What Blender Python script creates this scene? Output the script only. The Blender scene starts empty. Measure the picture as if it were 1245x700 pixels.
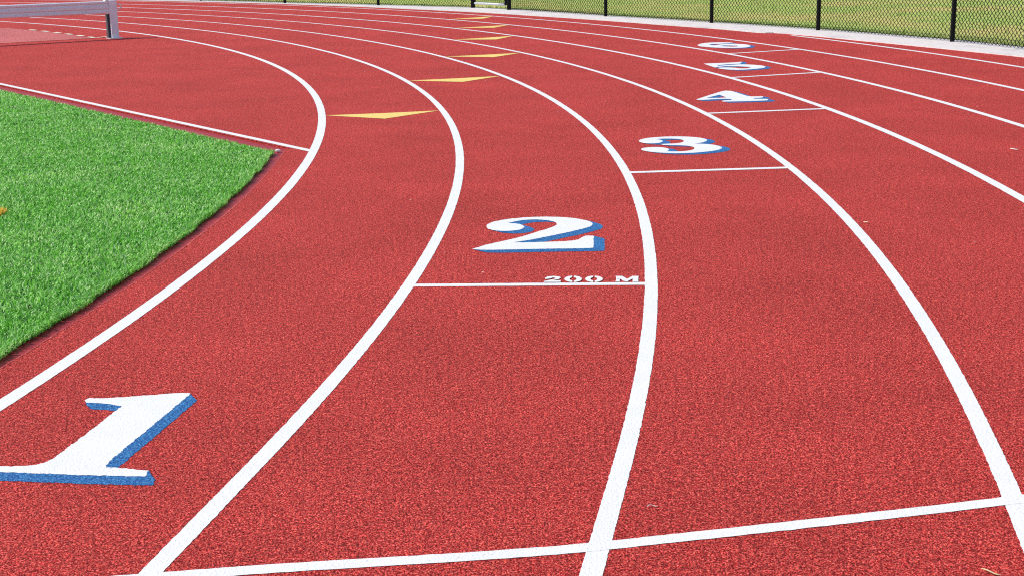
import bpy, bmesh, math, random
import numpy as np
from mathutils import Vector, Matrix
from mathutils.geometry import tessellate_polygon

random.seed(7)
rng = np.random.default_rng(11)
scene = bpy.context.scene
COL = scene.collection

# ------------------------------------------------------------------ camera
PITCH, ROLL = 0.2476, -0.0177
cam_data = bpy.data.cameras.new("camera")
cam = bpy.data.objects.new("camera", cam_data)
COL.objects.link(cam)
cam_data.sensor_width = 36.0
cam_data.lens = 1716.87 * 36.0 / 1245.0
cam_data.clip_start = 0.05
cam_data.clip_end = 3000.0
_f = Vector((0, math.cos(PITCH), -math.sin(PITCH)))
_u = Vector((0, math.sin(PITCH), math.cos(PITCH)))
_r = Vector((1, 0, 0))
_c, _s = math.cos(ROLL), math.sin(ROLL)
_R = _r * _c + _u * _s
_U = _u * _c - _r * _s
cam.matrix_world = Matrix(((_R.x, _U.x, -_f.x, 0), (_R.y, _U.y, -_f.y, 0),
                           (_R.z, _U.z, -_f.z, 1.5063), (0, 0, 0, 1)))
scene.camera = cam

# ------------------------------------------------------------------ sky, sun, exposure
SUN_EL = math.radians(43)
TO_SUN = Vector((-1.0, 0.06, 0)).normalized()
world = bpy.data.worlds.new("World")
scene.world = world
world.use_nodes = True
wn = world.node_tree.nodes
wl = world.node_tree.links
sky = wn.new("ShaderNodeTexSky")
sky.sky_type = 'NISHITA'
sky.sun_disc = False
sky.sun_elevation = SUN_EL
sky.sun_rotation = math.atan2(TO_SUN.x, TO_SUN.y)
wl.new(sky.outputs[0], wn["Background"].inputs[0])
wn["Background"].inputs[1].default_value = 0.15
sd = bpy.data.lights.new("sun", 'SUN')
sd.energy = 4.1
sd.angle = math.radians(0.5)
sd.color = (1.0, 0.965, 0.91)
sun = bpy.data.objects.new("sun", sd)
COL.objects.link(sun)
_ld = -(TO_SUN * math.cos(SUN_EL) + Vector((0, 0, math.sin(SUN_EL))))
sun.rotation_euler = _ld.to_track_quat('-Z', 'Y').to_euler()
scene.view_settings.view_transform = 'Standard'
scene.view_settings.look = 'None'
scene.view_settings.gamma = 1.0
scene.view_settings.use_curve_mapping = False
scene.view_settings.exposure = 0.2
scene.cycles.use_denoising = False
scene.cycles.filter_width = 1.1

# ------------------------------------------------------------------ track geometry (metres)
CX, CY, R0, LANE, TH0 = -26.4546, 8.6626, 25.0663, 1.07, -0.1836
LINE_R = [R0 + i * LANE + o for i, o in
          enumerate((.0216, -.0065, -.011, -.014, -.0087, .0074, .0112, .03))]
E0 = (math.cos(TH0), math.sin(TH0))
T0 = (-math.sin(TH0), math.cos(TH0))


def at(r, th):
    """a point of the bend; before the tangent point the home straight goes on straight"""
    if th >= TH0:
        return (CX + r * math.cos(th), CY + r * math.sin(th))
    s = (th - TH0) * R0
    return (CX + r * E0[0] + s * T0[0], CY + r * E0[1] + s * T0[1])


# ------------------------------------------------------------------ helpers
def tag(o, label=None, cat=None, group=None, kind=None):
    if label: o["label"] = label
    if cat: o["category"] = cat
    if group: o["group"] = group
    if kind: o["kind"] = kind
    return o


def link(name, me, mat=None, parent=None):
    o = bpy.data.objects.new(name, me)
    COL.objects.link(o)
    if mat and me is not None:
        me.materials.append(mat)
    if parent is not None:
        o.parent = parent
    return o


def empty(name, loc=(0, 0, 0)):
    o = bpy.data.objects.new(name, None)
    o.empty_display_size = 0.1
    o.location = loc
    COL.objects.link(o)
    return o


def mesh_of(name, verts, faces, smooth=False):
    me = bpy.data.meshes.new(name)
    me.from_pydata([tuple(v) for v in verts], [], [tuple(f) for f in faces])
    me.update()
    if smooth:
        me.polygons.foreach_set("use_smooth", [True] * len(me.polygons))
    return me


def mesh_np(name, V, F, nv):
    """big mesh from arrays: V (n,3), F (m,nv)"""
    me = bpy.data.meshes.new(name)
    me.vertices.add(len(V))
    me.vertices.foreach_set("co", np.ascontiguousarray(V, np.float32).ravel())
    me.loops.add(F.size)
    me.loops.foreach_set("vertex_index", np.ascontiguousarray(F, np.int32).ravel())
    me.polygons.add(len(F))
    me.polygons.foreach_set("loop_start", np.arange(0, F.size, nv, dtype=np.int32))
    me.polygons.foreach_set("loop_total", np.full(len(F), nv, np.int32))
    me.update(calc_edges=True)
    return me


def fill(name, loops, z, drop=0.0):
    """flat sheet from an outline and its holes, with an optional skirt downwards"""
    polys = [[Vector((x, y, 0)) for x, y in lp] for lp in loops]
    flat = [p for lp in polys for p in lp]
    tris = tessellate_polygon(polys)
    V = [(p.x, p.y, z) for p in flat]
    F = []
    for t in tris:
        a, b, c = (flat[i] for i in t)
        n = (b.x - a.x) * (c.y - a.y) - (b.y - a.y) * (c.x - a.x)
        F.append(tuple(t) if n > 0 else tuple(reversed(t)))
    if drop:
        k = 0
        for lp in polys:
            n = len(lp)
            b0 = len(V)
            V += [(p.x, p.y, z - drop) for p in lp]
            for i in range(n):
                j = (i + 1) % n
                F.append((k + i, k + j, b0 + j, b0 + i))
            k += n
    return mesh_of(name, V, F)


def tube(bm, pts, rad, n=6, caps=True):
    """round bar through points"""
    pts = [Vector(p) for p in pts]
    rings = []
    for i, p in enumerate(pts):
        d = (pts[min(i + 1, len(pts) - 1)] - pts[max(i - 1, 0)]).normalized()
        a = d.cross(Vector((0, 0, 1)))
        if a.length < 0.01:
            a = d.cross(Vector((1, 0, 0)))
        a.normalize()
        b = d.cross(a)
        r = rad[i] if isinstance(rad, (list, tuple)) else rad
        rings.append([bm.verts.new(p + a * r * math.cos(2 * math.pi * k / n) + b * r * math.sin(2 * math.pi * k / n))
                      for k in range(n)])
    for r0, r1 in zip(rings, rings[1:]):
        for k in range(n):
            f = bm.faces.new((r0[k], r0[(k + 1) % n], r1[(k + 1) % n], r1[k]))
            f.smooth = True
    if caps:
        bm.faces.new(rings[0][::-1])
        bm.faces.new(rings[-1])


def done(bm, name, mat, parent=None):
    bmesh.ops.recalc_face_normals(bm, faces=bm.faces[:])
    me = bpy.data.meshes.new(name)
    bm.to_mesh(me)
    bm.free()
    return link(name, me, mat, parent)


def box(bm, c, sx, sy, sz, rz=0.0, bevel=0.0):
    g = bmesh.ops.create_cube(bm, size=1.0)
    m = Matrix.Translation(c) @ Matrix.Rotation(rz, 4, 'Z') @ Matrix.Diagonal((sx, sy, sz, 1))
    bmesh.ops.transform(bm, matrix=m, verts=g['verts'])
    if bevel:
        es = list({e for v in g['verts'] for e in v.link_edges})
        bmesh.ops.bevel(bm, geom=es, offset=bevel, segments=2, affect='EDGES', profile=0.5)


# ------------------------------------------------------------------ materials
class NT:
    def __init__(s, name):
        s.m = bpy.data.materials.new(name)
        s.m.use_nodes = True
        s.n = s.m.node_tree.nodes
        s.l = s.m.node_tree.links
        s.p = s.n["Principled BSDF"]
        s.tc = s.n.new("ShaderNodeTexCoord")

    def noise(s, scale, detail=2, rough=0.5, vec=None):
        t = s.n.new("ShaderNodeTexNoise")
        t.inputs["Scale"].default_value = scale
        t.inputs["Detail"].default_value = detail
        t.inputs["Roughness"].default_value = rough
        s.l.new(vec or s.tc.outputs["Object"], t.inputs["Vector"])
        return t.outputs["Fac"]

    def voro(s, scale, out="Distance", feature='F1'):
        t = s.n.new("ShaderNodeTexVoronoi")
        t.feature = feature
        t.inputs["Scale"].default_value = scale
        s.l.new(s.tc.outputs["Object"], t.inputs["Vector"])
        return t.outputs[out]

    def ramp(s, fac, stops, interp='LINEAR'):
        r = s.n.new("ShaderNodeValToRGB")
        r.color_ramp.interpolation = interp
        e = r.color_ramp.elements
        while len(e) < len(stops):
            e.new(0.5)
        for el, (p, c) in zip(e, stops):
            el.position = p
            el.color = (c[0], c[1], c[2], 1) if not isinstance(c, (int, float)) else (c, c, c, 1)
        s.l.new(fac, r.inputs[0])
        return r.outputs[0]

    def mix(s, fac, a, b, mode='MIX'):
        x = s.n.new("ShaderNodeMix")
        x.data_type = 'RGBA'
        x.blend_type = mode
        for v, k in ((fac, 0), (a, 6), (b, 7)):
            if hasattr(v, "is_output"):
                s.l.new(v, x.inputs[k])
            elif k == 0:
                x.inputs[0].default_value = v
            else:
                x.inputs[k].default_value = (*v, 1) if len(v) == 3 else v
        return x.outputs[2]

    def math(s, op, a, b=0.0):
        x = s.n.new("ShaderNodeMath")
        x.operation = op
        for i, v in enumerate((a, b)):
            if hasattr(v, "is_output"):
                s.l.new(v, x.inputs[i])
            else:
                x.inputs[i].default_value = v
        return x.outputs[0]

    def bump(s, h, strength, dist, prev=None):
        b = s.n.new("ShaderNodeBump")
        b.inputs["Strength"].default_value = strength
        b.inputs["Distance"].default_value = dist
        s.l.new(h, b.inputs["Height"])
        if prev is not None:
            s.l.new(prev, b.inputs["Normal"])
        s.l.new(b.outputs[0], s.p.inputs["Normal"])
        return b.outputs[0]

    def out(s, col=None, rough=0.8, spec=0.3, metal=0.0):
        if col is not None:
            if hasattr(col, "is_output"):
                s.l.new(col, s.p.inputs["Base Color"])
            else:
                s.p.inputs["Base Color"].default_value = (*col, 1)
        s.p.inputs["Roughness"].default_value = rough
        s.p.inputs["Specular IOR Level"].default_value = spec
        s.p.inputs["Metallic"].default_value = metal
        return s.m


def granule_height(t):
    """rubber granules a few millimetres across, heaped unevenly"""
    a = t.voro(190)
    b = t.noise(145, 3, 0.65)
    h = t.math('MULTIPLY', a, -0.55)
    return t.math('ADD', h, b)


def rubber(name, pale, mid, dark, tone=(0.86, 1.10)):
    t = NT(name)
    g = t.noise(165, 2, 0.7)
    c = t.ramp(g, ((0.36, dark), (0.50, mid), (0.63, pale)))
    v = t.voro(225, "Color")
    sp = t.n.new("ShaderNodeSeparateColor")
    t.l.new(v, sp.inputs[0])
    lightg = t.ramp(sp.outputs[0], ((0.84, 0.0), (0.90, 1.0)))
    c = t.mix(t.math('MULTIPLY', lightg, 0.6), c, pale)
    darkg = t.ramp(sp.outputs[1], ((0.80, 0.0), (0.88, 1.0)))
    c = t.mix(t.math('MULTIPLY', darkg, 0.65), c, dark)
    m2 = t.noise(85, 2, 0.6)
    c = t.mix(1.0, c, t.ramp(m2, ((0.36, 0.62), (0.64, 1.36))), 'MULTIPLY')
    m3 = t.noise(42, 2, 0.6)
    c = t.mix(1.0, c, t.ramp(m3, ((0.36, 0.82), (0.64, 1.18))), 'MULTIPLY')
    big = t.noise(1.1, 5, 0.62)
    c = t.mix(1.0, c, t.ramp(big, ((0.3, tone[0]), (0.7, tone[1]))), 'MULTIPLY')
    t.bump(granule_height(t), 1.0, 0.006)
    return t.out(c, 0.85, 0.12)


M = {}
M['worn'] = rubber('worn_pale_rubber', (0.74, 0.18, 0.15), (0.54, 0.07, 0.065), (0.26, 0.02, 0.02))
M['track'] = rubber('red_rubber_granules', (0.76, 0.135, 0.102), (0.46, 0.027, 0.024), (0.14, 0.003, 0.004))
M['pit_cover'] = rubber('faded_red_rubber', (0.68, 0.24, 0.22), (0.54, 0.13, 0.125), (0.32, 0.05, 0.05))
t = NT('smooth_red_edging')
g = t.noise(160, 3, 0.7)
c = t.ramp(g, ((0.3, (0.19, 0.008, 0.013)), (0.7, (0.42, 0.026, 0.034))))
t.bump(g, 0.35, 0.003)
M['edging'] = t.out(c, 0.6, 0.35)


def paint(name, col, worn, amount=0.5):
    t = NT(name)
    g = t.noise(210, 2, 0.6)
    v = t.voro(120)
    pit = t.math('MULTIPLY', t.ramp(t.noise(150, 2, 0.6), ((0.66, 0.0), (0.72, 1.0))), amount)
    tone_noise = t.noise(6, 4, 0.6)  # slow random tone variation in the paint colour
    c = t.mix(1.0, col, t.ramp(tone_noise, ((0.3, 0.92), (0.7, 1.0))), 'MULTIPLY')
    c = t.mix(pit, c, worn)
    h = t.math('ADD', t.math('MULTIPLY', v, -0.5), g)
    t.bump(h, 0.45, 0.004)
    return t.out(c, 0.55, 0.35)


M['white'] = paint('white_line_paint', (0.755, 0.742, 0.725), (0.34, 0.26, 0.26), 0.8)
M['yellow'] = paint('yellow_line_paint', (0.80, 0.575, 0.14), (0.52, 0.22, 0.06), 0.5)
M['cream'] = paint('cream_dash_paint', (0.82, 0.76, 0.58), (0.5, 0.35, 0.28), 0.4)


def blue_paint():
    t = NT('blue_shadow_paint')
    g = t.noise(150, 3, 0.75)
    c = t.ramp(g, ((0.32, (0.003, 0.040, 0.15)), (0.5, (0.005, 0.100, 0.31)), (0.66, (0.10, 0.33, 0.56))))
    t.bump(granule_height(t), 0.7, 0.004)
    return t.out(c, 0.6, 0.3)


M['blue'] = blue_paint()

t = NT('weathered_concrete')
c = t.ramp(t.noise(14, 6, 0.7), ((0.28, (0.50, 0.44, 0.41)), (0.5, (0.64, 0.58, 0.55)), (0.72, (0.72, 0.67, 0.64))))
c = t.mix(t.math('MULTIPLY', t.ramp(t.noise(1.6, 4, 0.6), ((0.55, 0.0), (0.66, 1.0))), 0.55), c, (0.40, 0.37, 0.38))
t.bump(t.noise(120, 4, 0.7), 0.4, 0.004)
M['concrete'] = t.out(c, 0.85, 0.25)


def island_colour(t, stops):
    g = t.n.new("ShaderNodeNewGeometry")
    return t.ramp(g.outputs["Random Per Island"], stops)


def thin_leaf(t, col, rough, spec, through=0.4):
    """a blade lets part of the light through to its far side"""
    m = t.out(col, rough, spec)
    tr = t.n.new("ShaderNodeBsdfTranslucent")
    t.l.new(col, tr.inputs[0])
    mx = t.n.new("ShaderNodeMixShader")
    mx.inputs[0].default_value = through
    t.l.new(t.p.outputs[0], mx.inputs[1])
    t.l.new(tr.outputs[0], mx.inputs[2])
    t.l.new(mx.outputs[0], t.n["Material Output"].inputs[0])
    return m


t = NT('artificial_turf_blades')
c = island_colour(t, ((0.0, (0.055, 0.21, 0.014)), (0.3, (0.17, 0.54, 0.048)), (0.7, (0.31, 0.72, 0.11)), (1.0, (0.66, 0.86, 0.44))))
patch = t.noise(1.7, 4, 0.6)
c = t.mix(1.0, c, t.ramp(patch, ((0.3, (0.85, 0.95, 0.70)), (0.5, (1.0, 1.0, 1.0)), (0.7, (1.35, 1.12, 1.35)))), 'MULTIPLY')
M['turf_blade'] = thin_leaf(t, c, 0.42, 0.4, 0.48)
t = NT('yellow_turf_blades')
c = island_colour(t, ((0.0, (0.70, 0.42, 0.03)), (1.0, (0.90, 0.66, 0.10))))
M['turf_yellow'] = thin_leaf(t, c, 0.45, 0.3)
t = NT('turf_backing')
c = t.ramp(t.noise(60, 4, 0.7), ((0.3, (0.015, 0.060, 0.010)), (0.7, (0.05, 0.18, 0.03))))
t.bump(t.noise(80, 3, 0.7), 1.0, 0.02)
M['turf_base'] = t.out(c, 0.8, 0.2)

t = NT('mown_field')
n1 = t.noise(0.35, 6, 0.65)
green = t.ramp(t.noise(24, 6, 0.75), ((0.3, (0.20, 0.28, 0.05)), (0.7, (0.46, 0.55, 0.13))))
dry = t.ramp(t.noise(18, 6, 0.75), ((0.3, (0.34, 0.26, 0.07)), (0.7, (0.70, 0.58, 0.21))))
c = t.mix(t.ramp(n1, ((0.44, 0.0), (0.62, 1.0))), green, dry)
t.bump(t.noise(22, 4, 0.65), 0.6, 0.03)
M['field'] = t.out(c, 0.9, 0.15)
t = NT('field_grass_blades')
c = island_colour(t, ((0.0, (0.18, 0.30, 0.05)), (0.5, (0.36, 0.50, 0.11)), (0.8, (0.46, 0.52, 0.14)), (1.0, (0.64, 0.54, 0.22))))
M['field_blade'] = thin_leaf(t, c, 0.6, 0.2)

t = NT('black_coated_steel')
t.bump(t.noise(40, 3), 0.1, 0.002)
M['black'] = t.out((0.005, 0.006, 0.008), 0.6, 0.15)
t = NT('galvanised_steel')
c = t.ramp(t.noise(25, 4, 0.6), ((0.3, (0.42, 0.44, 0.47)), (0.7, (0.62, 0.64, 0.66))))
M['galv'] = t.out(c, 0.45, 0.5, 0.35)
t = NT('grey_painted_barrier')
c = t.ramp(t.noise(9, 5, 0.65), ((0.3, (0.72, 0.72, 0.76)), (0.7, (0.82, 0.81, 0.85))))
t.bump(t.noise(30, 3), 0.12, 0.004)
M['barrier'] = t.out(c, 0.5, 0.4)
M['fence_shade'] = None
t = NT('painted_fence_shade')  # dark brown stands for the shade at the fence foot
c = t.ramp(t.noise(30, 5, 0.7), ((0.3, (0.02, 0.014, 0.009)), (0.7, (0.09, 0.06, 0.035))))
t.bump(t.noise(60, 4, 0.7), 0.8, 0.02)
M['fence_shade'] = t.out(c, 0.9, 0.1)
M['bracket'] = NT('painted_shade_bracket').out((0.045, 0.050, 0.065), 0.5, 0.3)  # the bracket's shade is put into this dark base colour
M['straw'] = NT('dry_straw').out((0.62, 0.50, 0.28), 0.7, 0.2)
M['bit'] = NT('pale_petal').out((0.75, 0.68, 0.62), 0.7, 0.2)

# ------------------------------------------------------------------ painted shapes traced on the ground (metres)
GLYPHS = {
 '1': dict(outline=[(-1.443,4.519),(-1.433,4.537),(-1.374,4.533),(-1.308,4.544),(-1.219,4.561),(-1.135,4.578),(-1.102,4.573),(-1.097,4.556),(-1.129,4.376),(-1.159,4.202),(-1.184,4.057),(-1.202,3.943),(-1.206,3.909),(-1.198,3.893),(-1.156,3.884),(-1.113,3.873),(-1.068,3.858),(-1.066,3.815),(-1.191,3.826),(-1.346,3.847),(-1.503,3.868),(-1.604,3.883),(-1.619,3.918),(-1.572,3.922),(-1.520,3.916),(-1.468,3.912),(-1.424,3.919),(-1.402,3.930),(-1.385,3.957),(-1.373,4.001),(-1.363,4.068),(-1.347,4.158),(-1.332,4.239),(-1.317,4.343),(-1.300,4.449),(-1.346,4.471),(-1.391,4.488),(-1.429,4.490)], holes=[], drop=(0.043,-0.060)),
 '2': dict(outline=[(-0.188,6.739),(-0.152,6.788),(-0.096,6.850),(-0.021,6.922),(0.049,6.988),(0.115,7.083),(0.164,7.148),(0.205,7.203),(0.233,7.254),(0.244,7.310),(0.236,7.350),(0.211,7.390),(0.171,7.421),(0.122,7.435),(0.066,7.421),(0.023,7.391),(-0.016,7.348),(0.028,7.332),(0.053,7.306),(0.069,7.265),(0.070,7.215),(0.045,7.170),(0.009,7.147),(-0.045,7.143),(-0.093,7.167),(-0.121,7.214),(-0.132,7.268),(-0.123,7.327),(-0.101,7.377),(-0.058,7.426),(0.011,7.470),(0.086,7.495),(0.180,7.502),(0.273,7.484),(0.346,7.446),(0.399,7.388),(0.429,7.324),(0.432,7.279),(0.420,7.229),(0.381,7.176),(0.318,7.112),(0.257,7.054),(0.196,7.003),(0.113,6.933),(0.054,6.894),(0.011,6.868),(0.048,6.859),(0.134,6.863),(0.221,6.867),(0.296,6.877),(0.325,6.893),(0.344,6.919),(0.361,6.967),(0.377,6.993),(0.417,6.990),(0.401,6.712),(0.356,6.705),(0.187,6.709),(0.018,6.707),(-0.122,6.706),(-0.186,6.726)], holes=[], drop=(0.054,-0.039)),
 '3': dict(outline=[(0.941,10.242),(0.958,10.311),(1.007,10.378),(1.078,10.420),(1.167,10.444),(1.265,10.440),(1.358,10.403),(1.417,10.340),(1.442,10.260),(1.439,10.210),(1.415,10.151),(1.379,10.102),(1.327,10.068),(1.389,10.048),(1.448,10.005),(1.485,9.933),(1.496,9.861),(1.475,9.786),(1.425,9.724),(1.356,9.679),(1.272,9.644),(1.191,9.631),(1.107,9.641),(1.025,9.680),(0.962,9.732),(0.927,9.790),(0.920,9.844),(0.937,9.896),(0.981,9.930),(1.041,9.939),(1.090,9.909),(1.114,9.860),(1.117,9.806),(1.106,9.761),(1.085,9.733),(1.132,9.716),(1.201,9.716),(1.263,9.754),(1.299,9.826),(1.300,9.904),(1.277,9.958),(1.234,9.991),(1.177,10.006),(1.131,10.015),(1.097,10.027),(1.083,10.069),(1.127,10.084),(1.187,10.089),(1.238,10.120),(1.269,10.190),(1.267,10.261),(1.237,10.311),(1.191,10.333),(1.143,10.339),(1.106,10.335),(1.077,10.318),(1.107,10.285),(1.118,10.233),(1.107,10.172),(1.078,10.127),(1.034,10.108),(0.982,10.122),(0.951,10.167)], holes=[], drop=(0.052,-0.053)),
 '4': dict(outline=[(1.692,12.754),(1.756,12.874),(1.881,13.121),(2.007,13.350),(2.052,13.405),(2.103,13.369),(2.127,13.247),(2.153,13.100),(2.177,12.951),(2.211,12.898),(2.312,12.893),(2.313,12.830),(2.281,12.783),(2.201,12.764),(2.212,12.711),(2.318,12.689),(2.323,12.643),(2.298,12.576),(2.182,12.553),(2.004,12.540),(1.899,12.541),(1.895,12.591),(1.923,12.627),(1.989,12.653),(2.006,12.696),(1.994,12.739),(1.888,12.750),(1.731,12.692),(1.690,12.714)], holes=[[(1.793,12.837),(1.870,12.962),(1.948,13.078),(1.959,12.990),(1.978,12.850),(1.923,12.827)]], drop=(0.044,-0.069)),
 '5': dict(outline=[(2.225,16.175),(2.390,16.206),(2.537,16.232),(2.683,16.315),(2.625,16.090),(2.553,16.057),(2.448,16.024),(2.342,15.945),(2.340,15.862),(2.418,15.915),(2.541,15.983),(2.602,16.009),(2.676,15.987),(2.756,15.919),(2.825,15.830),(2.849,15.698),(2.793,15.533),(2.691,15.458),(2.578,15.393),(2.472,15.370),(2.379,15.430),(2.323,15.512),(2.297,15.604),(2.334,15.677),(2.437,15.672),(2.503,15.609),(2.525,15.532),(2.606,15.524),(2.679,15.649),(2.602,15.752),(2.511,15.792),(2.417,15.817),(2.351,15.770),(2.280,15.687),(2.261,15.847),(2.236,16.018)], holes=[], drop=(0.052,-0.084)),
 '6': dict(outline=[(2.489,18.743),(2.535,18.937),(2.611,19.083),(2.708,19.171),(2.840,19.196),(2.974,19.146),(3.010,19.065),(2.908,18.988),(2.795,18.914),(2.733,18.946),(2.656,18.901),(2.682,18.709),(2.728,18.716),(2.799,18.824),(2.896,18.909),(2.981,18.917),(3.055,18.855),(3.127,18.785),(3.155,18.620),(3.151,18.482),(3.092,18.324),(3.004,18.243),(2.866,18.223),(2.739,18.276),(2.619,18.386),(2.533,18.508),(2.492,18.612)], holes=[[(2.759,18.596),(2.830,18.658),(2.921,18.620),(2.997,18.560),(2.961,18.439),(2.879,18.440),(2.801,18.508)]], drop=(0.042,-0.061)),
}
LETTERS = {
 'two': [(0.140,6.042),(0.142,6.058),(0.190,6.092),(0.196,6.109),(0.183,6.122),(0.171,6.103),(0.149,6.095),(0.147,6.113),(0.159,6.140),(0.186,6.149),(0.213,6.137),(0.219,6.114),(0.208,6.089),(0.176,6.068),(0.215,6.068),(0.215,6.037)],
 'zl': [(0.266,6.030),(0.257,6.034),(0.248,6.041),(0.242,6.051),(0.237,6.063),(0.234,6.076),(0.233,6.091),(0.235,6.105),(0.239,6.118),(0.245,6.130),(0.253,6.139),(0.262,6.145),(0.271,6.147),(0.269,6.117),(0.265,6.114),(0.261,6.107),(0.258,6.099),(0.257,6.089),(0.257,6.079),(0.259,6.070),(0.262,6.063),(0.267,6.059)],
 'zr': [(0.278,6.147),(0.287,6.143),(0.296,6.136),(0.303,6.126),(0.307,6.113),(0.310,6.099),(0.311,6.085),(0.309,6.071),(0.305,6.058),(0.299,6.046),(0.291,6.038),(0.282,6.032),(0.273,6.030),(0.274,6.058),(0.279,6.062),(0.283,6.069),(0.286,6.077),(0.287,6.087),(0.287,6.097),(0.285,6.106),(0.281,6.113),(0.277,6.117)],
 'zl2': [(0.357,6.023),(0.348,6.027),(0.340,6.034),(0.333,6.044),(0.329,6.056),(0.326,6.069),(0.325,6.084),(0.327,6.098),(0.332,6.111),(0.338,6.123),(0.346,6.132),(0.355,6.138),(0.364,6.140),(0.362,6.111),(0.357,6.107),(0.353,6.100),(0.350,6.092),(0.349,6.082),(0.349,6.072),(0.351,6.063),(0.354,6.057),(0.359,6.052)],
 'zr2': [(0.371,6.140),(0.380,6.136),(0.389,6.129),(0.395,6.119),(0.400,6.106),(0.403,6.093),(0.403,6.078),(0.401,6.064),(0.396,6.051),(0.390,6.040),(0.382,6.031),(0.374,6.025),(0.364,6.023),(0.366,6.052),(0.371,6.055),(0.375,6.062),(0.378,6.070),(0.379,6.080),(0.379,6.090),(0.377,6.099),(0.374,6.106),(0.370,6.110)],
 'M': [(0.452,6.026),(0.459,6.042),(0.465,6.114),(0.461,6.128),(0.493,6.126),(0.511,6.070),(0.538,6.123),(0.567,6.120),(0.564,6.108),(0.556,6.029),(0.557,6.015),(0.528,6.017),(0.532,6.031),(0.535,6.075),(0.504,6.019),(0.491,6.037),(0.479,6.079),(0.474,6.021)],
}

# ================================================================== SETTING
# field: one sheet to the horizon
N = 48
V = [(0, 0, -0.035)]
F = []
radii = [4, 10, 20, 30, 45, 80, 200, 700, 2500]
for r in radii:
    for k in range(N):
        a = 2 * math.pi * k / N
        V.append((r * math.cos(a), 15 + r * math.sin(a), -0.035))
for k in range(N):
    F.append((0, 1 + k, 1 + (k + 1) % N))
for j in range(len(radii) - 1):
    for k in range(N):
        a, b = 1 + j * N + k, 1 + j * N + (k + 1) % N
        F.append((a, a + N, b + N, b))
tag(link('ground', mesh_of('ground', V, F), M['field']), kind='structure')


def lerp_table(tab, x):
    if x <= tab[0][0]: return tab[0][1]
    for (a, va), (b, vb) in zip(tab, tab[1:]):
        if x <= b:
            return va + (vb - va) * (x - a) / (b - a)
    return tab[-1][1]


# inner and outer edge of the concrete strip along the bend: (angle, radius)
EDGE_IN = [(-0.2, 33.42), (0.2, 33.36), (0.23, 33.26), (0.27, 33.08), (0.32, 32.86), (0.35, 32.78), (0.378, 32.68),
           (0.381, 32.46), (0.413, 32.40), (0.458, 32.22), (0.50, 32.14), (0.56, 32.02), (0.62, 31.97), (0.70, 31.86),
           (0.80, 31.82), (1.0, 31.80), (2.4, 31.80)]
EDGE_OUT = [(-0.2, 34.08), (0.2, 34.06), (0.26, 34.04), (0.30, 33.92), (0.38, 33.58), (0.45, 33.24), (0.53, 32.96),
            (0.63, 32.96), (0.67, 32.96), (0.75, 32.58), (0.84, 32.26), (1.0, 32.2), (2.4, 32.2)]
THS = [-1.9] + [TH0 + 0.004 * i for i in range(0, 640)]


def edge(tab, ths):
    return [at(lerp_table(tab, th), th) for th in ths]


ths_c = [-1.9, -0.6, TH0] + [TH0 + 0.012 * i for i in range(1, 210)]
ths_c = sorted(set(ths_c + [0.3785, 0.3805]))
V, F = [], []
for i, th in enumerate(ths_c):
    ri, ro = lerp_table(EDGE_IN, th) - 0.06, lerp_table(EDGE_OUT, th)
    if th > 0.38: ri += 0.06 - 0.0
    rough = lambda: random.uniform(-0.008, 0.008)
    (xi, yi), (xo, yo) = at(ri + 0.03 + rough(), th), at(ro + rough(), th)
    V += [(xi, yi, -0.03), (xi, yi, 0.010), (xo, yo, 0.010), (xo, yo, -0.06)]
    if i:
        a, b = 4 * (i - 1), 4 * i
        for k in range(3):
            F.append((a + k, b + k, b + k + 1, a + k + 1)[::-1])
tag(link('concrete_kerb', mesh_of('concrete_kerb', V, F), M['concrete']), kind='structure')

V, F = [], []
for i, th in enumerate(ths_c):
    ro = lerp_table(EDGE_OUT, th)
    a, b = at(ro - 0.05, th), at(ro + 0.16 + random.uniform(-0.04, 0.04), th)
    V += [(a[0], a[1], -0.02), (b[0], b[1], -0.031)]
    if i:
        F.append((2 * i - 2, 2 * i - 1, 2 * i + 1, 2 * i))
tag(link('fence_shade_strip', mesh_of('fence_shade_strip', V, F), M['fence_shade']), kind='structure')  # dark strip added in place of the shadow along the fence base

# running surface: everything from the inner ledge out to the concrete, and the apron inside the bend
LEDGE_R = 24.875
APD = Vector((-4.016, 5.202)).normalized()             # direction of the turf's far edge
ledge_corner_th = 0.0615
LC = at(LEDGE_R + 0.04, ledge_corner_th)
ring_out = edge(EDGE_IN, THS)
inner = [at(LEDGE_R, th) for th in THS if th < ledge_corner_th] + [LC]
far = (LC[0] + APD.x * 30, LC[1] + APD.y * 30)
end = at(18.0, THS[-1])
loop = ring_out + [end, far] + inner[::-1]
tag(link('running_track', fill('running_track', [loop], 0.0, 0.02), M['track']), kind='structure')

track = bpy.data.objects['running_track']
_lip = [at(LEDGE_R + 0.006, TH0 - 0.2 + 0.0012 * i) for i in range(int((ledge_corner_th - TH0 + 0.2) / 0.0012))]
_lip2 = [(LC[0] + APD.x * s * 0.03, LC[1] + APD.y * s * 0.03) for s in range(400)]
_V, _F = [], []
for path in (_lip, _lip2):
    o = len(_V)
    for i, p in enumerate(path):
        q = path[min(i + 1, len(path) - 1)]; p_ = path[max(i - 1, 0)]
        d = Vector((q[0] - p_[0], q[1] - p_[1])).normalized()
        w = random.uniform(0.000, 0.007) + 0.003 * math.sin(i * 0.05)
        _V += [(p[0] - d.y * 0.006, p[1] + d.x * 0.006, 0.0006), (p[0] + d.y * w, p[1] - d.x * w, 0.0011)]
        if i:
            a = o + 2 * i
            _F.append((a - 2, a - 1, a + 1, a))
link('worn_lip', mesh_of('worn_lip', _V, _F), M['worn'], track)

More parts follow.
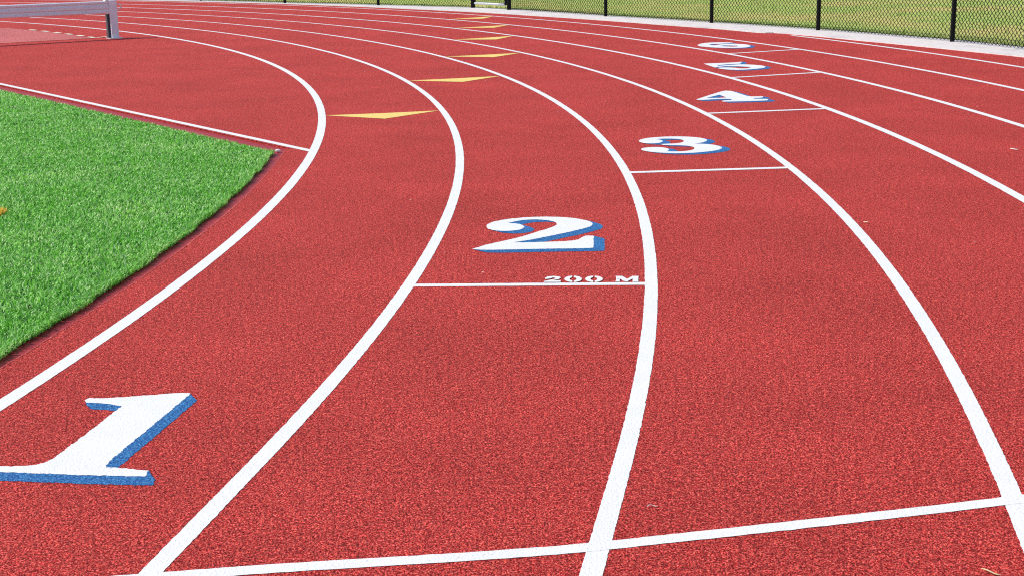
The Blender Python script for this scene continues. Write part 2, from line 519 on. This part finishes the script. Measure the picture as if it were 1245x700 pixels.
# narrow smooth edging between the ledge and the turf
TURF_R = 24.80
TC = (-1.735, 10.085)
e_in = [at(LEDGE_R + 0.02, th) for th in THS if th < ledge_corner_th]
e_cor = (LC[0] + 0.02, LC[1] + 0.02)
e_far = (e_cor[0] + APD.x * 30, e_cor[1] + APD.y * 30)
t_in = [at(TURF_R - 0.12, th) for th in THS if th < 0.05]
t_far = (e_far[0] - 0.35, e_far[1] - 0.3)
t_cor = (TC[0] - 0.12, TC[1] - 0.03)
lp = e_in + [e_cor, e_far, t_far, t_cor] + t_in[::-1]
tag(link('turf_edging', fill('turf_edging', [lp], -0.012), M['edging']), kind='structure')

# artificial turf: backing sheet and blades
TD = APD.copy()
TN = Vector((-TD.y, TD.x))
turf_far = (TC[0] + TD.x * 25, TC[1] + TD.y * 25)
t_edge = [at(TURF_R - 0.012, th) for th in THS if th < 0.0545]
lp = t_edge + [(TC[0] - 0.008, TC[1] - 0.006), (turf_far[0], turf_far[1]), (-45, 30), (-45, -45), (t_edge[0][0], -45)]
turf = tag(link('artificial_turf', fill('artificial_turf', [lp], -0.006, 0.004), M['turf_base']), kind='structure')


def in_turf(X, Y, grow=0.0):
    d = np.hypot(X - CX, Y - CY)
    th = np.arctan2(Y - CY, X - CX)
    straight = (X - CX) * E0[0] + (Y - CY) * E0[1]
    rr = np.where(th >= TH0, d, straight)
    side = (X - TC[0]) * TN.x + (Y - TC[1]) * TN.y          # > 0 beyond far edge on the field side
    return (rr < TURF_R + grow) & (side > -grow)


def blades(n, X, Y, L, Wd, lean, z0=-0.006, seed=1, curl=0.6):
    """n curved blades, each five vertices: a quad and a tip triangle -> three triangles"""
    r = np.random.default_rng(seed)
    a = r.uniform(0, 2 * np.pi, n)
    b = a + r.normal(0, 0.5, n) + np.pi / 2
    wx, wy = np.cos(b) * Wd / 2, np.sin(b) * Wd / 2
    dx, dy = np.cos(a), np.sin(a)
    ln = np.clip(lean + r.normal(0, 0.25, n), 0.05, 1.35)
    h1, o1 = L * 0.55 * np.cos(ln * 0.5), L * 0.55 * np.sin(ln * 0.5)
    l2 = ln * (1 + curl)
    h2, o2 = h1 + L * 0.45 * np.cos(l2), o1 + L * 0.45 * np.sin(l2)
    P = np.zeros((n, 5, 3), np.float32)
    P[:, 0] = np.stack([X - wx, Y - wy, np.full(n, z0)], 1)
    P[:, 1] = np.stack([X + wx, Y + wy, np.full(n, z0)], 1)
    P[:, 2] = np.stack([X + dx * o1 + wx, Y + dy * o1 + wy, z0 + h1], 1)
    P[:, 3] = np.stack([X + dx * o1 - wx, Y + dy * o1 - wy, z0 + h1], 1)
    P[:, 4] = np.stack([X + dx * o2, Y + dy * o2, z0 + np.maximum(h2, 0.003)], 1)
    base = np.arange(n)[:, None] * 5
    T = np.array([[0, 1, 2], [0, 2, 3], [3, 2, 4]])
    Fx = (base[:, None, :] + T[None]).reshape(-1, 3)
    return P.reshape(-1, 3), Fx


# seam in the turf where two rolls meet: blades part along this line
SEAM = [(-4.60, 10.2), (-4.163, 11.529), (-4.074, 12.05), (-3.95, 12.27), (-3.79, 12.30), (-3.47, 12.19), (-3.30, 12.10)]


def seam_dist(X, Y):
    best = np.full(len(X), 9.0)
    for (ax, ay), (bx, by) in zip(SEAM, SEAM[1:]):
        vx, vy = bx - ax, by - ay
        tt = np.clip(((X - ax) * vx + (Y - ay) * vy) / (vx * vx + vy * vy), 0, 1)
        best = np.minimum(best, np.hypot(X - ax - tt * vx, Y - ay - tt * vy))
    return best


YM = [(-3.35, 7.66), (-2.85, 7.77), (-2.865, 7.91), (-3.42, 7.80)]     # yellow inlaid mark


def in_poly(X, Y, poly):
    ins = np.zeros(len(X), bool)
    n = len(poly)
    for i in range(n):
        (x1, y1), (x2, y2) = poly[i], poly[(i + 1) % n]
        c = ((y1 > Y) != (y2 > Y)) & (X < (x2 - x1) * (Y - y1) / (y2 - y1 + 1e-12) + x1)
        ins ^= c
    return ins


n0 = 1700000
X = rng.uniform(-8.5, -1.4, n0)
Y = rng.uniform(3.2, 16.5, n0)
left = -0.16 - 0.347 * Y
keep = in_turf(X, Y) & (X > left - 1.5)
dens = np.clip(1.25 - 0.075 * (Y - 4.5), 0.42, 1.2) / 1.2 * np.where(X > left - 0.35, 1.0, 0.45)
clump = 0.75 + 0.25 * np.sin(X * 61 + 3 * np.sin(Y * 43)) * np.sin(Y * 57 + 2 * np.sin(X * 37))
keep &= rng.uniform(0, 1, n0) < dens * clump
sdist = seam_dist(X, Y)
keep &= sdist > 0.014 + 0.010 * rng.uniform(0, 1, n0)
ym = in_poly(X, Y, YM)
Xg, Yg = X[keep & ~ym], Y[keep & ~ym]
n = len(Xg)
dist = np.hypot(Xg, Yg)
fib = rng.uniform(0.75, 1.2, n)
Vb, Fb = blades(n, Xg, Yg, 0.034 * fib, 0.0026 + 0.00035 * dist * rng.uniform(0.7, 1.2, n), 0.82, seed=3)
tb = link('turf_blade_pile', mesh_np('turf_blade_pile', Vb, Fb, 3), M['turf_blade'], turf)
tag(tb, kind='stuff')
# a fringe of longer stray fibres along the cut edge
ne = 9000
the = rng.uniform(TH0 - 0.02, 0.0545, ne)
rr = TURF_R - rng.uniform(-0.006, 0.035, ne) + 0.010 * np.sin(the * 310) * np.sin(the * 97)
Xe = np.where(the >= TH0, CX + rr * np.cos(the), CX + rr * E0[0] + (the - TH0) * R0 * T0[0])
Ye = np.where(the >= TH0, CY + rr * np.sin(the), CY + rr * E0[1] + (the - TH0) * R0 * T0[1])
Vb, Fb = blades(ne, Xe, Ye, 0.038 * rng.uniform(0.7, 1.35, ne), 0.0035 * rng.uniform(0.7, 1.3, ne), 0.8, seed=5)
tag(link('turf_fringe', mesh_np('turf_fringe', Vb, Fb, 3), M['turf_blade'], turf), kind='stuff')
# yellow inlay
ny = 9000
Xy = rng.uniform(-3.45, -2.8, ny)
Yy = rng.uniform(7.6, 7.95, ny)
k = in_poly(Xy, Yy, YM)
Xy, Yy = Xy[k], Yy[k]
Vb, Fb = blades(len(Xy), Xy, Yy, 0.046 * rng.uniform(0.75, 1.15, len(Xy)), np.full(len(Xy), 0.005), 0.55, seed=6)
tag(link('turf_marking', mesh_np('turf_marking', Vb, Fb, 3), M['turf_yellow']),
    'short yellow marking inlaid in the green artificial turf', 'turf marking')

# ================================================================== PAINTED MARKINGS
def smooth_noise(n, amp):
    a = rng.normal(0, 1, n + 2)
    return amp * (a[:-2] + a[1:-1] + a[2:]) / 1.73


def ribbon(pts, width, z, jit=0.0006):
    pts = np.array(pts, float)
    d = np.gradient(pts, axis=0)
    d /= np.linalg.norm(d, axis=1)[:, None]
    nrm = np.stack([d[:, 1], -d[:, 0]], 1)
    n = len(pts)
    a = pts + nrm * (width / 2 + smooth_noise(n, jit))[:, None]
    b = pts - nrm * (width / 2 + smooth_noise(n, jit))[:, None]
    V = np.concatenate([np.c_[a, np.full(n, z)], np.c_[b, np.full(n, z)]])
    i = np.arange(n - 1)
    return V, np.stack([i, i + 1, n + i + 1, n + i], 1)


def step_for(x, y):
    return min(max(math.hypot(x, y) * 0.0018, 0.006), 0.12)


def arc_points(r, th_a, th_b):
    th, out = th_a, []
    while th < th_b:
        p = at(r, th)
        out.append(p)
        th += step_for(*p) * (1.0 if p[1] > 2 else 4) / r
    out.append(at(r, th_b))
    return out


def straight_points(a, b):
    n = max(3, int(math.hypot(b[0] - a[0], b[1] - a[1]) / step_for(a[0], a[1])))
    return [(a[0] + (b[0] - a[0]) * i / n, a[1] + (b[1] - a[1]) * i / n) for i in range(n + 1)]


def mark(name, pts, width, z, mat, label, cat, group, jit=0.0006):
    V, F = ribbon(pts, width, z, jit)
    return tag(link(name, mesh_np(name, V, F[:, ::-1], 4), mat), label, cat, group)


lane_labels = ['thick white line curving along the inner edge of lane 1, beside the turf',
               'white curved line with the numeral 1 on its inner side',
               'white curved line with 200 M lettering against its inner side',
               'white curved line passing just outside the numeral 3',
               'white curved line passing between the numerals 4 and 5',
               'white curved line squeezed between the far numerals 5 and 6',
               'white curved line just beyond the farthest numeral 6',
               'outermost white line, running into the concrete strip by the fence']
for i, r in enumerate(LINE_R):
    w = 0.064 if i in (0, 4, 5, 6, 7) else 0.056
    mark('lane_line', arc_points(r, -0.75, 2.3 if i < 7 else 0.362), w, 0.0012, M['white'],
         lane_labels[i], 'lane line', 'white lane lines of the running track')

# common start line across the lanes at the bottom of the bend, slightly curved
SL = [(-2.05, 3.02), (-1.2, 3.115), (-0.623, 3.190), (0.045, 3.262), (0.467, 3.343), (0.9, 3.436), (1.3, 3.527),
      (1.9, 3.68), (2.6, 3.88), (3.4, 4.13), (4.3, 4.46), (5.3, 4.88)]
pts = []
for i in range(len(SL) - 1):
    p0, p1, p2, p3 = SL[max(i - 1, 0)], SL[i], SL[i + 1], SL[min(i + 2, len(SL) - 1)]
    for k in range(60):
        u = k / 60
        pts.append(tuple(0.5 * (2 * p1[j] + (p2[j] - p0[j]) * u + (2 * p0[j] - 5 * p1[j] + 4 * p2[j] - p3[j]) * u * u
                                + (3 * p1[j] - p0[j] - 3 * p2[j] + p3[j]) * u ** 3) for j in (0, 1)))
mark('start_line', pts, 0.050, 0.0016, M['white'], 'long white start line crossing several lanes below the numeral 1', 'start line',
     'white start lines')
# staggered start lines, one in each lane
STAG = {2: (-0.1007, -0.0985), 3: (0.0085, 0.0110), 4: (0.1100, 0.1120), 5: (0.2040, 0.2092), 6: (0.2925, 0.2968)}
for k, (ta, tb_) in STAG.items():
    a, b = at(LINE_R[k - 1] + 0.02, ta), at(LINE_R[k] - 0.02, tb_)
    mark('start_line', straight_points(a, b), 0.048 if k == 2 else 0.064, 0.0016, M['white'],
         'thin white start line across the %s lane, %s' % (['second','third','fourth','fifth','sixth'][k-2], 'with 200 M lettered on it' if k == 2 else 'under its numeral'),
         'start line', 'white start lines')
# white line along the far edge of the turf
AL = [(-1.415, 10.050), (-7.5, 17.99)]
AL[1] = (AL[0][0] + APD.x * 12, AL[0][1] + APD.y * 12)
mark('apron_line', straight_points(*AL), 0.060, 0.0016, M['white'],
     'straight white line along the far edge of the green turf', 'boundary line', None)

# yellow exchange marks: shallow arrowheads spanning each lane
TRI = [((0.1363, 0.1222, 0.1388)), ((0.2397, 0.2262, 0.2425)), ((0.3395, 0.3250, 0.3400)), ((0.4330, 0.4205, 0.4375)),
       ((0.5120, 0.4990, 0.5130)), ((0.5830, 0.5720, 0.5870))]
for k, (ta, tm, tb_) in enumerate(TRI):
    a = at(LINE_R[k] + 0.028, ta)
    m = at((LINE_R[k] + LINE_R[k + 1]) / 2, tm)
    b = at(LINE_R[k + 1] - 0.028, tb_)
    mid = ((a[0] + b[0]) / 2, (a[1] + b[1]) / 2)
    up = (mid[0] - m[0], mid[1] - m[1])
    top = (mid[0] - up[0] * 0.04, mid[1] - up[1] * 0.04)
    me = fill('exchange_mark', [[a, m, b, top]], 0.0020)
    tag(link('exchange_mark', me, M['yellow']), ['largest yellow triangle, across the innermost lane', 'second largest yellow triangle, across the second lane', 'yellow triangle across the third lane, third from the turf', 'yellow triangle across the fourth lane, third from the fence', 'yellow triangle across the fifth lane, second from the fence', 'farthest and smallest yellow triangle, across the sixth lane by the gate'][k], 'track marking',
        'yellow triangles, one in each lane')


def refine(poly, jit):
    P = [Vector(p) for p in poly]
    for _ in range(2):
        Q = []
        n = len(P)
        for i in range(n):
            a, b, c = P[i - 1], P[i], P[(i + 1) % n]
            u, v = b - a, c - b
            ang = abs(u.angle_signed(v)) if u.length > 1e-6 and v.length > 1e-6 else 0
            if ang > 0.75 or ang < 0.02:
                Q.append(b)
            else:
                Q += [b - u * 0.25, b + v * 0.25]
        P = Q
    out = []
    n = len(P)
    for i in range(n):
        a, b = P[i], P[(i + 1) % n]
        m = max(1, int((b - a).length / 0.007)) if jit else 1
        for k in range(m):
            out.append(a.lerp(b, k / m))
    return [(p.x + random.gauss(0, jit), p.y + random.gauss(0, jit)) for p in out]


DROPS = {'1': (0.035, -0.064), '2': (0.050, -0.057), '3': (0.050, -0.057)}
num_labels = {'1': 'large white numeral 1 with blue drop shadow in the innermost lane',
              '2': 'white numeral 2 with blue drop shadow above the 200 M lettering',
              '3': 'white numeral 3 with blue drop shadow in the third lane',
              '4': 'white numeral 4 with blue drop shadow in the fourth lane',
              '5': 'white numeral 5 with blue drop shadow in the fifth lane',
              '6': 'white numeral 6 with blue drop shadow, farthest along the track'}
for ch, g in GLYPHS.items():
    dist = math.hypot(*g['outline'][0])
    jit = 0.0016 if dist < 9 else 0.0
    loops = [refine(g['outline'], jit)] + [refine(h, jit) for h in g['holes']]
    gx = sum(p[0] for p in g['outline']) / len(g['outline'])
    gy = sum(p[1] for p in g['outline']) / len(g['outline'])
    root = tag(empty('lane_number', (gx, gy, 0)), num_labels[ch], 'lane number', 'lane numbers 1 to 6')
    root.empty_display_size = 0.1
    loc = [[(x - gx, y - gy) for x, y in lp] for lp in loops]
    link('numeral_face', fill('numeral_face', loc, 0.0032), M['white'], root)
    # the shadow is the numeral swept along the drop direction, layer below layer
    V, F = [], []
    steps = 22
    DROP = DROPS.get(ch, (0.043, -0.072))
    base = fill('tmp', loc, 0.0)
    bv = [v.co.copy() for v in base.vertices]
    bf = [tuple(p.vertices) for p in base.polygons]
    bpy.data.meshes.remove(base)
    for s in range(1, steps + 1):
        o = len(V)
        f = s / steps
        jx, jy = random.gauss(0, 0.0014), random.gauss(0, 0.0014)
        V += [(v.x + DROP[0] * f + jx, v.y + DROP[1] * f + jy, 0.0027 - 0.00008 * s) for v in bv]
        F += [tuple(i + o for i in q) for q in bf]
    link('drop_shadow', mesh_of('drop_shadow', V, F), M['blue'], root)

lx = sum(p[0] for p in LETTERS['M']) / len(LETTERS['M'])
ly = min(p[1] for p in LETTERS['M'])
root = tag(empty('distance_lettering', (lx, ly, 0)), 'small white stencilled 200 M lettering on the lane 2 start line', 'lettering')
for ch, names in (('digit', ['two']), ('digit', ['zl', 'zr']), ('digit', ['zl2', 'zr2']), ('letter', ['M'])):
    V, F = [], []
    for nme in names:
        lp = [(x - lx, y - ly) for x, y in LETTERS[nme]]
        b = fill('tmp', [lp], 0.0034)
        o = len(V)
        V += [v.co.copy() for v in b.vertices]
        F += [tuple(i + o for i in p.vertices) for p in b.polygons]
        bpy.data.meshes.remove(b)
    link(ch, mesh_of(ch, V, F), M['white'], root)

# ================================================================== BARRIER AND COVERED PIT INSIDE THE BEND
BP = Vector((-6.06, 22.08, 0))                     # the post at the track end of the barrier
BTH = 0.582
RAD = Vector((-math.cos(BTH), -math.sin(BTH), 0))  # the barrier runs towards the middle of the bend
FWD = Vector((math.sin(BTH), -math.cos(BTH), 0))   # towards the approaching runner
pit = []
for i in range(25):
    pit.append(at(24.17, 0.592 + 0.16 * i / 24))
for i in range(25):
    pit.append(at(20.5, 0.752 - 0.16 * i / 24))
tag(link('pit_cover', fill('pit_cover', [pit], 0.004), M['pit_cover']), kind='structure')
for i in range(6):
    th = 0.5935 + i * 0.0216
    V, F = ribbon(arc_points(24.19, th, th + 0.0110), 0.075, 0.0085, 0.0)
    tag(link('pit_dash', mesh_np('pit_dash', V, F[:, ::-1], 4), M['cream']), '%s short white dash of the broken line, counted from the grey barrier post' % ['first','second','third','fourth','fifth','sixth','seventh','eighth'][i],
        'dash marking', 'white dashes beside the barrier')
V, F = ribbon(straight_points(at(24.22, 0.5935), at(24.42, 0.597)), 0.06, 0.0085, 0.0)
tag(link('pit_dash', mesh_np('pit_dash', V, F[:, ::-1], 4), M['cream']), 'short slanting white dash against the foot of the grey barrier post', 'dash marking',
    'white dashes beside the barrier')

bar = tag(empty('hurdle_barrier', BP), 'low grey hurdle barrier with ribbed rail inside the bend', 'barrier')
rz = math.atan2(RAD.y, RAD.x)
# posts
for s, nm in ((0.0, 'post'), (3.70, 'post')):
    bm = bmesh.new()
    c = RAD * s
    box(bm, (c.x, c.y, 0.29), 0.115, 0.13, 0.58, rz, 0.008)
    p = done(bm, nm, M['barrier'], bar)
    bm = bmesh.new()
    box(bm, (c.x, c.y, 0.006), 0.20, 0.22, 0.012, rz)
    done(bm, 'base_plate', M['galv'], p)
    # inner channel that carries the rail
    bm = bmesh.new()
    q = RAD * (s + (0.078 if s == 0 else -0.078)) - FWD * 0.02
    box(bm, (q.x, q.y, 0.185), 0.036, 0.09, 0.37, rz, 0.004)
    done(bm, 'rail_bracket', M['bracket'], p)
# ribbed rail: extruded section
prof = [(0.000, 0.375), (0.030, 0.375), (0.044, 0.386), (0.046, 0.408), (0.030, 0.420), (0.028, 0.440), (0.045, 0.452),
        (0.046, 0.488), (0.030, 0.500), (0.028, 0.518), (0.044, 0.530), (0.045, 0.555), (0.032, 0.566), (0.0, 0.566),
        (-0.045, 0.560), (-0.045, 0.380)]
bm = bmesh.new()
rings = []
for s in (0.055, 1.2, 2.4, 3.645):
    rings.append([bm.verts.new(RAD * s + FWD * a + Vector((0, 0, z + 0.004))) for a, z in prof])
for r0, r1 in zip(rings, rings[1:]):
    for k in range(len(prof)):
        bm.faces.new((r0[k], r0[(k + 1) % len(prof)], r1[(k + 1) % len(prof)], r1[k]))
bm.faces.new(rings[0])
bm.faces.new(rings[-1][::-1])
rail = done(bm, 'rail', M['barrier'], bar)
bm = bmesh.new()
c = RAD * 0.075
box(bm, (c.x, c.y, 0.578), 0.07, 0.10, 0.012, rz)
done(bm, 'end_cap', M['white'], rail)
# loop of pale cord on the outside of the post
bm = bmesh.new()
side = -RAD
pts = []
for i in range(15):
    a = -0.2 + 3.6 * i / 14
    pts.append(side * (0.06 + 0.085 * math.sin(a * 0.88 + 0.12)) + Vector((0, 0, 0.535 - 0.12 * i / 14)) - FWD * 0.0)
tube(bm, pts, 0.011, 6)
done(bm, 'cord_loop', M['white'], bar)

# ================================================================== CHAIN-LINK FENCE
posts = [at(33.9, -0.32), at(33.9, -0.26), at(33.9, -0.2), at(33.9, -0.12), at(33.9, -0.04), at(33.9, 0.04), at(33.9, 0.12), at(33.9, 0.205),
         (5.768, 18.527), (4.559, 21.008), (3.286, 23.066), (1.738, 25.316), (0.039, 27.986)]
posts_b = [(-0.688, 28.978), (-2.747, 30.715), (-5.0, 32.42), at(32.05, 0.93), at(32.05, 1.01), at(32.05, 1.09), at(32.05, 1.17),
           at(32.05, 1.25)]
FH = 1.22
DM = 0.071


def chain_link(a, b, z0, z1, wire=0.0055):
    """woven wire between two uprights: zigzag wires hooking into their neighbours"""
    ax, ay = a
    bx, by = b
    L = math.hypot(bx - ax, by - ay)
    ux, uy = (bx - ax) / L, (by - ay) / L
    nx, ny = -uy, ux
    nw = int(L / (DM / 2))
    nr = int((z1 - z0) / (DM / 2))
    V, F = [], []
    for w in range(nw):
        o = len(V)
        for i in range(nr + 1):
            s = (w + 0.5) * L / nw + (DM * 0.26 if (i + w) % 2 else -DM * 0.26)
            off = wire * (0.8 if i % 2 else -0.8)
            cx, cy, cz = ax + ux * s + nx * off, ay + uy * s + ny * off, z0 + i * DM / 2
            V += [(cx - ux * wire, cy - uy * wire, cz), (cx + nx * wire, cy + ny * wire, cz),
                  (cx + ux * wire, cy + uy * wire, cz), (cx - nx * wire, cy - ny * wire, cz)]
        for i in range(nr):
            p = o + 4 * i
            for k in range(4):
                F.append((p + k, p + (k + 1) % 4, p + 4 + (k + 1) % 4, p + 4 + k))
    return mesh_np('woven_wire', np.array(V), np.array(F), 4)


def fence(pl, label, gate_end):
    x0, y0 = pl[0]
    root = tag(empty('chain_link_fence', (x0, y0, 0)), label, 'fence', 'chain-link fence around the track')
    L = lambda p: (p[0] - x0, p[1] - y0)
    for i, p in enumerate(pl):
        x, y = L(p)
        big = i == gate_end
        r = 0.043 if big else 0.030
        bm = bmesh.new()
        tube(bm, [(x, y, -0.05), (x, y, FH + 0.04)], r, 14)
        po = done(bm, 'post', M['black'], root)
        bm = bmesh.new()
        tube(bm, [(x, y, FH + 0.04), (x, y, FH + 0.055), (x, y, FH + 0.075)], [r * 1.15, r * 1.1, r * 0.4], 12)
        done(bm, 'post_cap', M['black'], po)
    for a, b in zip(pl, pl[1:]):
        a, b = L(a), L(b)
        bm = bmesh.new()
        tube(bm, [(*a, FH), (*b, FH)], 0.021, 8)
        done(bm, 'top_rail', M['black'], root)
        bm = bmesh.new()
        tube(bm, [(*a, 0.045), (*b, 0.045)], 0.004, 5)
        done(bm, 'tension_wire', M['black'], root)
        tag(link('woven_wire', chain_link(a, b, 0.022, FH - 0.005), M['black'], root), kind='stuff')


fence(posts, 'long run of black chain-link fence beside the straight, ending at the gate', len(posts) - 1)
fence(posts_b, 'run of black chain-link fence beyond the gate, behind the far bend', 0)

# gate between the two runs
ga, gb = Vector((-0.688, 28.978)), Vector((0.039, 27.986))
gd = (gb - ga).normalized()
g0, g1 = ga + gd * 0.075, gb - gd * 0.105
gate = tag(empty('fence_gate', (g0.x, g0.y, 0)), 'narrow chain-link gate with pale bottom rail between the two fence runs', 'gate')
w = g1 - g0
for nm, a, b, mt, rr in (('upright', (0, 0, 0.10), (0, 0, 1.17), 'black', 0.021), ('upright', (w.x, w.y, 0.10), (w.x, w.y, 1.17), 'black', 0.030),
                         ('top_bar', (0, 0, 1.17), (w.x, w.y, 1.17), 'black', 0.021), ('bottom_bar', (0, 0, 0.105), (w.x, w.y, 0.105), 'galv', 0.024)):
    bm = bmesh.new()
    tube(bm, [a, b], rr, 10)
    done(bm, nm, M[mt], gate)
tag(link('woven_wire', chain_link((0.02, 0.0), (w.x - 0.01, w.y), 0.12, 1.16), M['black'], gate), kind='stuff')
bm = bmesh.new()
box(bm, (0.0, 0.0, 0.72), 0.12, 0.05, 0.06, math.atan2(gd.y, gd.x), 0.006)
done(bm, 'latch', M['black'], gate)
for z in (0.3, 0.95):
    bm = bmesh.new()
    box(bm, (w.x + gd.x * 0.04, w.y + gd.y * 0.04, z), 0.11, 0.045, 0.05, math.atan2(gd.y, gd.x), 0.005)
    done(bm, 'hinge', M['black'], gate)

# ================================================================== GRASS BEYOND THE FENCE
ng = 260000
Xf = rng.uniform(-9, 17, ng)
Yf = rng.uniform(12, 41, ng)
d = np.hypot(Xf - CX, Yf - CY)
th = np.arctan2(Yf - CY, Xf - CX)
ro = np.interp(th, [a for a, b in EDGE_OUT], [b for a, b in EDGE_OUT])
gap = d - ro
k = (gap > 0.10) & (rng.uniform(0, 1, ng) < np.where(gap < 0.5, 1.0, 0.16)) & (Xf > -0.40 * Yf - 1) & (Xf < 0.40 * Yf + 1.5)
Xf, Yf, gap = Xf[k], Yf[k], gap[k]
n = len(Xf)
Lf = np.where(gap < 0.35, 0.085, 0.05) * rng.uniform(0.6, 1.3, n)
Vb, Fb = blades(n, Xf, Yf, Lf, 0.008 * rng.uniform(0.6, 1.4, n), 0.5, z0=-0.037, seed=9)
tag(link('field_grass', mesh_np('field_grass', Vb, Fb, 3), M['field_blade']), 'mown green and straw-coloured grass beyond the chain-link fence', 'grass', kind='stuff')

# ================================================================== SMALL LITTER ON THE TRACK
def straw(p, L, ang, bend, label, mat='straw', r=0.0022):
    bm = bmesh.new()
    pts = []
    for i in range(7):
        u = i / 6 - 0.5
        pts.append((L * u * math.cos(ang) - bend * (u * u) * math.sin(ang), L * u * math.sin(ang) + bend * (u * u) * math.cos(ang),
                    0.004 + r + 0.002 * math.sin(i)))
    tube(bm, pts, [r * .5, r, r, r, r, r, r * .4], 5)
    o = done(bm, 'dry_straw', M[mat], None)
    o.location = (p[0], p[1], 0)
    tag(o, label, 'straw', 'bits of dry straw on the track')


straw((3.43, 9.52), 0.055, -0.55, 0.01, 'pale bit of straw in lane 5 near the picture edge', 'bit', 0.004)
straw((1.845, 7.19), 0.03, 2.2, 0.0, 'tiny straw fleck beside the line between lanes 3 and 4', 'straw', 0.003)
straw((0.365, 3.535), 0.028, 0.1, -0.035, 'tiny curled pale fibre just above the long start line', 'bit', 0.0012)
straw((1.13, 3.095), 0.05, -0.75, 0.012, 'dry straw stalk below the long start line', 'straw', 0.0018)
bm = bmesh.new()
bmesh.ops.create_icosphere(bm, subdivisions=2, radius=0.018)
bmesh.ops.scale(bm, vec=(1.1, 0.8, 0.7), verts=bm.verts[:])
for v in bm.verts: v.co += Vector((random.gauss(0, .001), random.gauss(0, .001), random.gauss(0, .001)))
o = done(bm, 'pale_pebble', M['bit'])
o.location = (-1.665, 10.09, 0.0)
tag(o, 'small white pebble at the corner of the green turf', 'pebble')
V, F = [], []
for i in range(70):
    while True:
        x, y = random.uniform(-4, 6.2), random.uniform(6, 26)
        rr = math.hypot(x - CX, y - CY)
        if R0 - 0.2 < rr < 32.2: break
    a, s = random.uniform(0, 6.3), random.uniform(0.003, 0.008)
    o = len(V)
    for k in range(5):
        b = a + k * 1.2566
        q = s * random.uniform(0.5, 1.2)
        V.append((x + q * math.cos(b), y + q * math.sin(b), 0.0075 + random.uniform(0, 0.003)))
    F.append((o, o + 1, o + 2, o + 3, o + 4))
tag(link('petal_litter', mesh_of('petal_litter', V, F), M['bit']), 'tiny pale petals and specks scattered over the red track', 'litter', kind='stuff')
